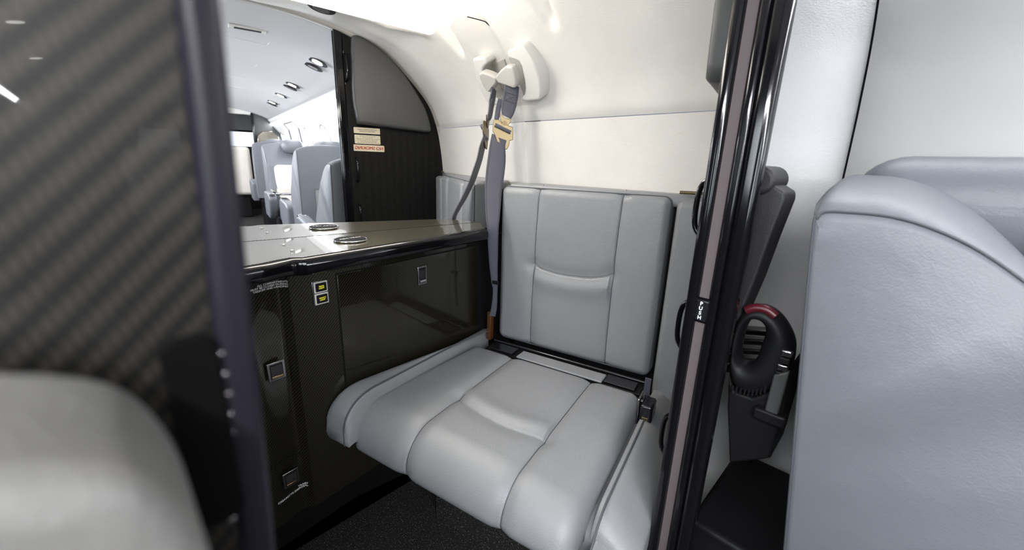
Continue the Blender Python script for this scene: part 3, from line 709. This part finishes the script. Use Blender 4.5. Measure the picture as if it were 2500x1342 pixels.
def cabin_seat(label, x_top, x_bot, y0, y1, zt, fwd, front=.26, slope=False, pocket=False, arm=True, group='cabin seats along the wall', crown=.045, detail=True):
    t = thing('cabin_seat', label, 'seat', (x_bot, (y0+y1)/2, 0), group)
    b = seat_back(t, x_top, x_bot, y0, y1, zt, .42, front, crown, fwd, M['leather2'], slope)
    xf = x_bot+fwd*front*.9
    hw = (y1-y0)
    # headrest cushion at the front of the top
    hx, hd = (.165, .30) if slope else (front*.50, front*.98)
    hc = np.array((x_top+fwd*hx, y0+hw*.60, zt+.010))
    box('headrest', hc, XYZ, (hd, hw*.46, .13), M['leather2'], t, .060, 7)
    box('back_cushion', (xf+fwd*.05, (y0+y1)/2, .66), XYZ, (.12, hw*.72, .40), M['cream'], t, .045, 5)
    box('seat_cushion', (xf+fwd*.26, (y0+y1)/2, .40), XYZ, (.50, hw*.82, .13), M['leather2'], t, .04, 5)
    abox('pedestal', (min(x_bot, xf+fwd*.35), y0+.06, 0), (max(x_bot, xf+fwd*.35), y1-.06, .34), M['blackm'], t, .02)
    if arm:
        for yy in (y0-.045, y1-.075):
            a = prism('armrest', [np.array((xf+fwd*x, yy, z)) for x, z in [(-.05, .36), (-.05, .58), (.0, .605), (.30, .615), (.36, .60), (.385, .56), (.37, .48), (.33, .40), (.28, .36)]], (0, 1, 0), .07, M['leather2'], t, .018, 4); a['_o'] = [0, 0, 0]
            box('armrest_latch', (xf+fwd*.352, yy+.035, .60), XYZ, (.055, .050, .03), M['chrome'], a, .008, 3)
    if pocket:
        xp = x_top+(x_bot-x_top)*((zt-.66)/(zt-.42))+fwd*.003
        lnv = np.array((x_top-x_bot, 0, zt-.42)); lnv /= np.linalg.norm(lnv); lnn = np.cross(AX['Y'], lnv)
        pc_ = np.array((xp, (y0+y1)/2+.02, .66))-lnv*.06
        f_ = box('literature_pocket', pc_, (lnn, AX['Y'], lnv), (.008, hw*.62, .30), M['leather'], t, .003, 3); f_['_o'] = [0, 0, 0]
        tube('pocket_rim', [pc_-lnn*fwd*.004+AX['Y']*sx*hw*.31+lnv*sz*.15 for sx, sz in ((-1, -1), (-1, 1), (1, 1), (1, -1))], .003, M['leather2'], f_, 6)
    return t
cabin_seat('grey leather cabin seat just beyond the black door post, nearest one by the wall', -.092, -.030, .610, 1.045, .952, 1, .50, True, True)
cabin_seat('grey leather cabin seat with back pocket, second from the door post in the mirror', 1.02, 1.05, .640, 1.045, 1.005, 1, .50, True, True)
cabin_seat('grey leather cabin seat facing aft with cream back cushion, seen in the mirror', 2.92, 2.96, .60, 1.03, 1.03, -1, .34)
cabin_seat('narrow grey cabin seat farthest up the cabin in the mirror, behind the aft-facing one', 3.75, 3.78, .585, 1.0, 1.05, 1, .30)
# seat on the near side of the aisle, bottom left, almost touching the lens
ls = thing('near_cabin_seat', 'pale grey leather seat top, very blurred, in front of the carbon partition', 'seat', (-.09, -.15, 0))
o_ = []
XS = -.100
edge = [U(*p, 'X', XS-.018) for p in [(0, 905), (120, 908), (230, 922), (300, 945), (360, 990), (410, 1055), (445, 1130), (468, 1220), (482, 1342)]]
sp_ = [np.array((0, p[1], p[2])) for p in smoothpath(edge, 4)]
sp_ = [np.array((0, -.20, sp_[0][2]+.004)), np.array((0, -.11, sp_[0][2]+.004))]+sp_+[np.array((0, sp_[-1][1]+.004, .80)), np.array((0, sp_[-1][1]+.004, .50)), np.array((0, -.20, .50))]
prism('backrest', [p+np.array((XS-.022, 0, 0)) for p in sp_], (1, 0, 0), .045, M['leather3'], ls, .012, 5)
abox('pedestal', (-.118, -.19, 0), (-.082, -.03, .5), M['blackm'], ls, .01)
# ================================================================== CABIN WALL DETAILS (right of the post)
# raised bright wall panel beyond the dark joint
P = []
for x in (-.1135, 1.45):
    pr_ = dense_prof(0, .55, 1.322, 30); P.append([(x, y-.016, z) for y, z in pr_])
wp = gridmesh('wall_right_panel', P, M['wallw'], solid=-.012); struct(wp)
P = []
for x in (1.455, 5.25):
    pr_ = dense_prof(0, .55, 1.322, 30); P.append([(x, y-.012, z) for y, z in pr_])
struct(gridmesh('wall_right_panel_forward', P, M['wallw'], solid=-.010))
P = []
for x in (-.1195, -.108):
    pr_ = dense_prof(0, .55, 1.322, 30); P.append([(x, y-.004, z) for y, z in pr_])
struct(gridmesh('trim_2', P, M['blackm']))
# cove lights (both sides) between the wall panels and the ceiling edge; the unseen far one is boosted as fill
for sgn in (0, 1):
    P = []
    w0, w1 = dense_prof(0, 1.322, 1.37, 2)
    for x in (-.19, 5.2):
        yy = lambda y: (.6-y) if sgn else y
        P.append([(x, yy(w0[0]-.010), w0[1]+.002), (x, yy(.908), 1.356)])
    c = gridmesh('cove_light', P, M['cove2'] if sgn else M['cove'])
    tag(c, ('bright cove light strip along the top of the window wall, seen in the mirror' if not sgn else 'bright cove light strip above the far side wall'), 'light')
# windows in the cabin wall
def cabin_window(i, px, zc, par=None, sgn=0, w=.26, h=.36):
    pr_ = dense_prof(0, .55, 1.322, 60)
    def wy(z): y = np.interp(z, pr_[:, 1], pr_[:, 0])-.020; return .6-y if sgn else y
    o = rrect(-w/2, w/2, -h/2, h/2, w*.42, 8)
    pane = mesh('window_%d' % i, [(px+a, wy(zc+b), zc+b) for a, b in o], [tuple(range(len(o)))], M['sky'] if sgn else M['sky'], None, False); struct(pane); pane['_o'] = [0, 0, 0]
    fr_ = tube('window_frame', [(px+a, wy(zc+b), zc+b) for a, b in o], .007, M['outline'], pane, 8, True)
    return pane
wi = 0
for px in (.55, 1.95, 2.75, 4.6):
    wi += 1; cabin_window(wi, px, 1.05)
for px in (-.35, .45, 1.3, 2.2, 3.1, 4.0):  # unseen far-side windows, added as fill light for the near side
    wi += 1; cabin_window(wi, px, 1.05, sgn=1)
# emergency exit hatch outline in the wall
pr_ = dense_prof(0, .55, 1.322, 60)
def wy(z): return np.interp(z, pr_[:, 1], pr_[:, 0])-.022
hx0, hx1 = 3.05, 3.75
dr = tube('door_1', [(x, wy(z), z) for x, z in rrect(hx0, hx1, .62, 1.305, .06, 6)], .007, M['outline'], None, 8, True); struct(dr)
# downlights in the cabin ceiling
def ceil_z(y):
    a = np.array(sorted([tuple(p) for p in cl])); return np.interp(y, a[:, 0], a[:, 1])
def downlight(c, lit, label, n=(0, -.40, -1), r=.052, grp='cabin ceiling downlights'):
    n = np.array(n, float); n /= np.linalg.norm(n)
    t = thing('downlight', label, 'light', tuple(c), grp)
    disc('bezel', np.array(c)+n*.0005, n, r, .004, M['blackm'], t, 28, .002, ax=(0, 1, 0))
    disc('lens', np.array(c)+n*.0062, n, r*.50, .001, M['down'] if lit else M['nickel'], t, 24, .0005, ax=(0, 1, 0))
for i, (a, b) in enumerate((((775, 149), (764, 160)), ((713.5, 204), (707, 210)), ((685, 229), None), ((665, 246), (663, 250)), ((600, 292), (625, 278)))):
    zc = 1.468
    for k, q in enumerate((a, b)):
        if q is None or i == 4: continue
        p = V(*q, 'Z', zc); p[2] = ceil_z(p[1])-.002
        downlight(p, k == 0, ('lit' if k == 0 else 'unlit')+' round ceiling downlight with black bezel, %s in the mirror' % ('largest', 'second largest', 'third', 'smallest')[i])
for x in (.49, 1.39, 2.3, 3.2):
    downlight((x, -.115, ceil_z(-.115)-.002), True, 'lit round downlight in the far side of the cabin ceiling', (0, .22, -1))
# ceiling air vent and panel outlines
v0 = V(603, 57, 'Z', 1.53)
cv = thing('ceiling_vent', 'small slotted air vent in the cabin ceiling', 'vent', (v0[0], v0[1], 1.53))
box('frame', (v0[0], v0[1], ceil_z(v0[1])-.003), XYZ, (.045, .14, .008), M['plastic'], cv, .002)
box('slot', (v0[0], v0[1], ceil_z(v0[1])-.0075), XYZ, (.024, .10, .002), M['blackm'], cv)
for k, x in enumerate((.42, 1.12, 1.75, 2.35)):
    y0_, y1_ = .10, .472
    tube('trim_%d' % (3+k), [(x, y, ceil_z(y)-.0005) for y in np.linspace(y0_, y1_, 10)]+[(x-.09, y1_+.006, ceil_z(y1_)-.0005)], .0016, M['plastic'], None, 6)['kind'] = 'structure'
from mathutils.bvhtree import BVHTree
LIN_BVH = BVHTree.FromPolygons([v.co.copy() for v in LIN.data.vertices], [tuple(f.vertices) for f in LIN.data.polygons])
# round grilles in the lavatory ceiling
for k, q in enumerate(((785, 16), (822, 2))):
    p = V(*q, 'Z', 1.46)
    for _ in range(3):
        hit = LIN_BVH.ray_cast(Vector((p[0], p[1], 1.1)), Vector((0, 0, 1)))
        if hit[0] is not None: p = V(*q, 'Z', hit[0].z)
    hn = np.array(hit[1]) if hit[0] is not None else np.array((0, -.2, -1.)); hn = hn if hn[2] < 0 else -hn
    g = thing('ceiling_gasper', ('round dark air outlet in the white lining above the mirror, nearer the cabin', 'round dark air outlet in the white lining above the mirror, beside the vanity light')[k], 'vent', tuple(p))
    disc('bezel', p, hn, .042, .005, M['blackm'], g, 32, .002); disc('nozzle', p+hn*.004, hn, .025, .006, M['suede'], g, 24, .002)
# folding table by the facing seats
ft = thing('side_table', 'small dark fold-out table with chrome edge between the facing seats', 'table', (2.0, .66, .64))
box('table_top', (1.95, .74, .655), XYZ, (.42, .32, .018), M['walnut'], ft, .006)
tube('edge_band', [(x, y, .655) for x, y in rrect(1.735, 2.165, .575, .905, .03, 5)], .010, M['chrome'], ft, 8, True)
box('support_arm', (1.95, .95, .60), XYZ, (.05, .16, .10), M['blackm'], ft, .01)
# ================================================================== COCKPIT END
XC = 4.75
cb = thing('cockpit_bulkhead', 'dark bulkhead with open cockpit doorway at the far end of the cabin', 'bulkhead', (XC, .5, 0))
prism('panel', [(XC, .70, 0), (XC, .70, 1.49)]+[(XC, y, z) for y, z in dense_prof(0, 0, None, 40)[::-1] if .70 < y and z > .02]+[(XC, 1.0, 0)], (1, 0, 0), .04, M['suede'], cb)
prism('panel', [(XC, -.10, 0), (XC, -.10, 1.49), (XC, -.35, 1.44), (XC, -.45, 1.2), (XC, -.45, 0)], (1, 0, 0), .04, M['suede'], cb)
abox('door_post', (XC-.03, .675, 0), (XC+.04, .705, 1.50), M['black'], cb, .005)
box('header', (XC, .3, 1.48), XYZ, (.06, .80, .08), M['plastic'], cb, .02)
q = [V(*p, 'X', XC-.05) for p in [(628, 362), (629, 330), (640, 320), (665, 320), (690, 335), (712, 362)]]
q = [np.array((p[0], min(p[1], .985), p[2])) for p in q]
gc = prism('galley_cabinet', [np.array((XC-.06, p[1], p[2])) for p in q]+[np.array((XC-.06, q[-1][1], .3)), np.array((XC-.06, q[0][1], .3))], (1, 0, 0), .05, M['walnut'], None, .01)
tag(gc, 'smoked bronze arched cabinet against the far dark bulkhead', 'cabinet')
ws = thing('windscreen', 'bright cockpit windscreen at the far end of the cabin', 'window', (6.0, .4, 1.1))
q = [V(*p, 'X', 6.0) for p in [(556, 320), (620, 318), (622, 358), (556, 356)]]
prism('glass', q, (1, 0, 0), .02, M['screen'], ws)
box('frame_bar', (5.98, (q[0][1]+q[1][1])/2, q[0][2]+.02), XYZ, (.04, 1.0, .04), M['blackm'], ws)
ZW0, ZW1 = V(590, 359, 'X', 5.84)[2], V(590, 316, 'X', 5.64)[2]
ip = thing('instrument_panel', 'dark cockpit instrument panel below the windscreen', 'panel', (5.9, .3, .7))
box('panel', (5.9, .3, ZW0-.27), XYZ, (.1, 1.2, .5), M['blackm'], ip, .01)
for k in range(3): box('display', (5.845, .0+.28*k, ZW0-.12), XYZ, (.01, .2, .12), M['suede'], ip)
oh = box('overhead_panel', (5.7, .35, ZW1+.13), XYZ, (.1, .9, .26), M['suede'], None, .01); tag(oh, 'dark overhead switch panel in the cockpit', 'panel')
ps = thing('pilot_seat', 'beige pilot seat beyond the cockpit doorway, seen in the mirror', 'seat', (5.2, .42, 0))
box('backrest', (5.1, .42, .68), XYZ, (.14, .42, .68), M['cream'], ps, .05, 5); box('seat_cushion', (5.35, .42, .40), XYZ, (.46, .42, .14), M['cream'], ps, .04, 4); box('pedestal', (5.32, .42, .17), XYZ, (.3, .3, .33), M['blackm'], ps, .01)
struct(abox('wall_forward', (6.1, -.6, 0), (6.14, 1.2, 1.6), M['blackm']))
struct(abox('wall_rear', (-1.6, -.6, 0), (-1.56, .05, 1.6), M['wallg']))
# ================================================================== BELT BRACKET AND HARNESS
NB = A_*.55+D_*.835; NB /= np.linalg.norm(NB)
def BP(x, y, off): return U(1100+x*.313, 60+y*.313, C+NB*off, NB)
br = thing('belt_bracket', 'ivory plastic belt anchor bracket on the white wall beside the mirror', 'bracket', tuple(BP(600, 400, -.08)))
WPT = np.array((-.93, .972, 1.28)); WN = np.array((0, -.868, -.496))
def WP(x, y, off): return U(1100+x*.313, 60+y*.313, WPT+WN*off, WN)
front = [(436, 208), (470, 190), (548, 162), (565, 170), (640, 290), (690, 410), (704, 520), (700, 575), (684, 592), (575, 602), (548, 600), (552, 566), (572, 552), (580, 500), (572, 430), (552, 330), (530, 290), (500, 276), (446, 264)]
prism('housing', [WP(x, y, .045) for x, y in front], -WN, .052, M['plastic'], br, .007, 4)
bkp = [WP(x, y, .004) for x, y in [(452, 262), (590, 250), (640, 420), (620, 590), (575, 590), (560, 520)]]
prism('back_plate', bkp, -WN, .010, M['plasticg'], br)
hs = thing('shoulder_harness', 'slate webbing shoulder harness with brass buckle hanging from the ivory bracket', 'seat belt', tuple(BP(450, 400, -.05)))
cap = prism('anchor_cap', [WP(x, y, .044) for x, y in [(470, 298), (518, 302), (536, 345), (552, 405), (550, 455), (534, 474), (408, 432), (383, 388), (400, 366), (425, 335)]], WN, .026, M['plasticg'], hs, .006, 4)
tube('anchor_loop', [WP(402, 388, .062), WP(388, 405, .062), WP(386, 430, .062), WP(402, 450, .062), WP(418, 455, .062)], .0045, M['plasticg'], hs, 10)
def strap(name, rows, th, parent):
    """rows: (xl,yl,xr,yr,off)"""
    Lp = smoothpath([BP(r[0], r[1], r[4]) for r in rows], 6); Rp = smoothpath([BP(r[2], r[3], r[4]) for r in rows], 6)
    P = [[lerp(a, b, t)+NB*.0015*math.sin(math.pi*t) for t in np.linspace(0, 1, 7)] for a, b in zip(Lp, Rp)]
    o = gridmesh(name, P, M['web'], parent, solid=th); o['_o'] = [0, 0, 0]
    for side in (0.06, .94):
        tube('edge_stitch', [lerp(a, b, side)+NB*.0026 for a, b in zip(Lp, Rp)], .0006, M['thread'], o, 5)
    return o
oT = (WP(480, 470, .055)-C)@NB
s_ = strap('upper_strap', [(424, 445, 535, 488, oT), (415, 520, 528, 560, oT+.002), (400, 590, 512, 640, oT+.006), (395, 660, 492, 700, -.054), (402, 700, 472, 735, -.050)], .0022, hs)
q = [BP(427, 525, oT+.005), BP(515, 555, oT+.005), BP(500, 615, oT+.008), BP(418, 585, oT+.008)]
tube('box_stitch', q, .0007, M['thread'], s_, 5, True); tube('box_stitch', [q[0], q[2]], .0007, M['thread'], s_, 5); tube('box_stitch', [q[1], q[3]], .0007, M['thread'], s_, 5)
strap('folded_strap', [(372, 575, 410, 590, oT-.003), (355, 640, 392, 660, oT-.002), (345, 700, 385, 715, -.060), (340, 735, 370, 750, -.056)], .002, hs)
OB = -.047
bu = prism('buckle_link', [BP(x, y, OB-.003) for x, y in [(385, 690), (400, 705), (420, 728), (455, 738), (476, 728), (462, 770), (436, 800), (405, 780), (388, 735)]], NB, .004, M['brass'], hs, .0012)
fr2 = [(333, 742), (378, 742), (400, 768), (484, 800), (487, 830), (486, 900), (462, 905), (455, 945), (438, 976), (388, 952), (362, 915), (345, 862), (327, 832)]
bk_ = prism('buckle', [BP(x, y, OB) for x, y in fr2], NB, .005, M['brass'], hs, .0015); bk_['_o'] = [0, 0, 0]
prism('buckle_opening', [BP(x, y, OB+.0052) for x, y in [(372, 880), (438, 903), (424, 950), (394, 936)]], NB, .001, M['web'], bk_)
tube('buckle_bar', [BP(348, 782, OB+.009), BP(470, 842, OB+.009)], .006, M['web'], bk_, 10)
tube('buckle_rivet', [BP(422, 768, OB-.002), BP(422, 768, OB+.006)], .007, M['brass'], bk_, 12)
strap('lower_strap', [(322, 850, 422, 880, OB-.003), (304, 940, 428, 975, -.038), (288, 1050, 430, 1060, -.030), (275, 1150, 420, 1165, -.018), (268, 1260, 405, 1270, -.004), (270, 1400, 392, 1410, .022), (276, 1500, 384, 1505, .042), (285, 1600, 375, 1605, .056), (300, 1850, 368, 1855, .056), (318, 2000, 368, 2005, .055), (330, 2080, 366, 2085, .054), (318, 2200, 362, 2205, .052), (300, 2270, 350, 2275, .05)], .0022, hs)
box('strap_keeper', BP(345, 2010, .058), (A_, UP, NB), (.030, .012, .006), M['blackm'], hs, .002)
# ================================================================== THINGS STOWED BEHIND THE POST
# dark grey upholstered wedge leaning by the wall
YW = .70
wq = [(1835, 440), (1868, 448), (1890, 452), (1918, 470), (1917, 490), (1880, 585), (1842, 690), (1812, 760), (1805, 800), (1790, 800), (1800, 600), (1815, 470)]
wd = prism('seat_side_panel', [U(*p, 'Y', YW) for p in wq], (0, 1, 0), .07, M['suede2'], None, .008, 4)
tag(wd, 'dark grey upholstered wedge panel standing behind the black door post', 'panel')
hd = disc('round_headrest_roll', U(1852, 440, 'Y', YW-.01), (0, 1, 0), .021, .09, M['suede2'], None, 24, .006)
tag(hd, 'small dark grey roll on top of the wedge panel behind the post', 'cushion')
# black moulded unit with an oval grip hole and a dark red top
YH = .685
hu = thing('carry_handle_unit', 'black moulded unit with oval hand hole and dark red top, low behind the post', 'equipment', tuple(U(1840, 980, 'Y', YH)))
def HP(p, y=YH): return U(*p, 'Y', y)
oc = smoothpath([HP(p) for p in [(1775, 900), (1782, 830), (1802, 772), (1835, 752), (1870, 756), (1905, 785), (1930, 830), (1935, 870), (1920, 920), (1885, 960), (1835, 972), (1795, 960), (1779, 935), (1775, 900)]], 4)[:-1]
ic = smoothpath([HP(p) for p in [(1795, 870), (1808, 815), (1822, 788), (1842, 785), (1858, 800), (1860, 820), (1850, 850), (1838, 882), (1824, 894), (1806, 891), (1795, 870)]], 4)[:-1]
def ringloft(outer, inner, name, m, par, d=.05):
    n = 56
    def rs(c):
        c = np.array(c+[c[0]]); L = np.r_[0, np.cumsum(np.linalg.norm(np.diff(c, axis=0), axis=1))]; t = np.linspace(0, L[-1], n, endpoint=False)
        return np.array([[np.interp(x, L, c[:, k]) for k in range(3)] for x in t])
    o, i = rs(outer), rs(inner)
    # align start angle
    co = i.mean(0); ang = lambda p: np.arctan2((p-co)[:, 2], (p-co)[:, 0])
    if np.sign(np.cross(*(o[1]-co, o[0]-co))[1]) != np.sign(np.cross(*(i[1]-co, i[0]-co))[1]): i = i[::-1]
    i = np.roll(i, -int(np.argmin(np.abs(np.angle(np.exp(1j*(ang(i)-ang(o)[0])))))), axis=0)
    rings = []
    for k in range(17):
        a = 2*math.pi*k/16; u = .5-.5*math.cos(a); y = -math.sin(a)*d*.5
        uu = u; r_ = o*(1-uu)+i*uu; r_ = r_+np.array((0, y+d*.5, 0)); rings.append(r_)
    return gridmesh(name, np.array(rings), m, par, closed_v=True, angle=80)
ringloft(oc, ic, 'grip_ring', M['blackm'], hu)
tube('red_cap', smoothpath([HP(p, YH+.006) for p in [(1822, 757), (1845, 751), (1872, 756), (1893, 772)]], 5), .007, M['darkred'], hu, 10)
bd2 = prism('body', [HP(p, YH+.01) for p in [(1778, 905), (1790, 955), (1835, 972), (1895, 952), (1925, 900), (1915, 1000), (1880, 1120), (1780, 1130), (1775, 1000)]], (0, 1, 0), .09, M['blackm'], hu, .012); bd2['_o'] = [0, 0, 0]
for k in range(9):
    x = 1790+k*10; yb = 940+8*math.sin(k/8*math.pi)
    tube('grip_rib', [HP((x, yb), YH+.006), HP((x-4, yb+18), YH+.006)], .0016, M['blackm'], bd2, 6)
# grey slatted box glimpsed through the hole
gs = thing('louvred_box', 'grey metal ribbed box glimpsed through the black hand hole', 'box', tuple(HP((1825, 840), .86)))
for k in range(5):
    a, b = HP((1770, 800+k*24), .86), HP((1880, 808+k*24), .86)
    prism('rib', [a, b, b-UP*.012, a-UP*.012], (0, 1, 0), .03, M['nickel'], gs, .003)
# seat-belt stalk beside it
bt = thing('belt_buckle_stalk', 'small grey and black buckle stalk hanging beside the black moulded unit', 'seat belt', tuple(HP((1910, 960), .69)))
box('buckle_stem', HP((1896, 960), .69), ((HP((1930, 960), .69)-HP((1890, 965), .69)), HP((1910, 915), .69)-HP((1885, 1010), .69), (0, 1, 0)), (.022, .075, .012), M['suede'], bt, .003)
for k in range(4): box('belt_segment', HP((1921-k*5, 862+k*17), .69), (AX['X'], UP, AX['Y']), (.014, .010, .010), M['nickel'] if k % 2 == 0 else M['blackm'], bt, .002)
box('foot_clip', HP((1880, 1015), .69), XYZ, (.045, .02, .02), M['blackm'], bt, .004)
# black box added to fill the dark area on the floor, a guess
db = abox('floor_box', (-.19, .72, 0.0), (-.02, 1.02, .33), M['blackm'], None, .01); tag(db, 'black storage box on the floor behind the door post', 'box')
# ================================================================== WORLD, CAMERA
w = bpy.data.worlds.new('World'); S.world = w; w.use_nodes = True
w.node_tree.nodes['Background'].inputs[0].default_value = (.8, .85, 1, 1); w.node_tree.nodes['Background'].inputs[1].default_value = .25
cam = bpy.data.cameras.new('Camera'); co = bpy.data.objects.new('Camera', cam); COL.objects.link(co)
cam.sensor_width = 36; cam.lens = F_PX/2500*36; cam.clip_start = .01
co.location = Vector(EYE)
hd_ = np.array((*p2w(0, 1), 0)); rt = np.array((*p2w(1, 0), 0))
fwd = hd_*math.cos(PITCH)-UP*math.sin(PITCH); upv = hd_*math.sin(PITCH)+UP*math.cos(PITCH)
# image right = cos(roll)*right - sin? derived from the unrolled axes above
cr, sr = math.cos(ROLL), math.sin(ROLL)
xr = rt*cr+upv*sr; yu = -rt*sr+upv*cr
co.matrix_world = Matrix(((xr[0], yu[0], -fwd[0], EYE[0]), (xr[1], yu[1], -fwd[1], EYE[1]), (xr[2], yu[2], -fwd[2], EYE[2]), (0, 0, 0, 1)))
cam.dof.use_dof = True; cam.dof.focus_distance = 1.15; cam.dof.aperture_fstop = 4.5
S.camera = co
for o in list(bpy.data.objects):
    if '_o' in o: del o['_o']
S.view_settings.view_transform = 'Standard'; S.view_settings.look = 'None'; S.view_settings.gamma = 1; S.view_settings.use_curve_mapping = False
S.view_settings.exposure = 0.45
cy = S.cycles
cy.use_denoising = True; cy.use_adaptive_sampling = True; cy.adaptive_threshold = .025; cy.max_bounces = 9; cy.glossy_bounces = 5; cy.diffuse_bounces = 4; cy.sample_clamp_indirect = 6
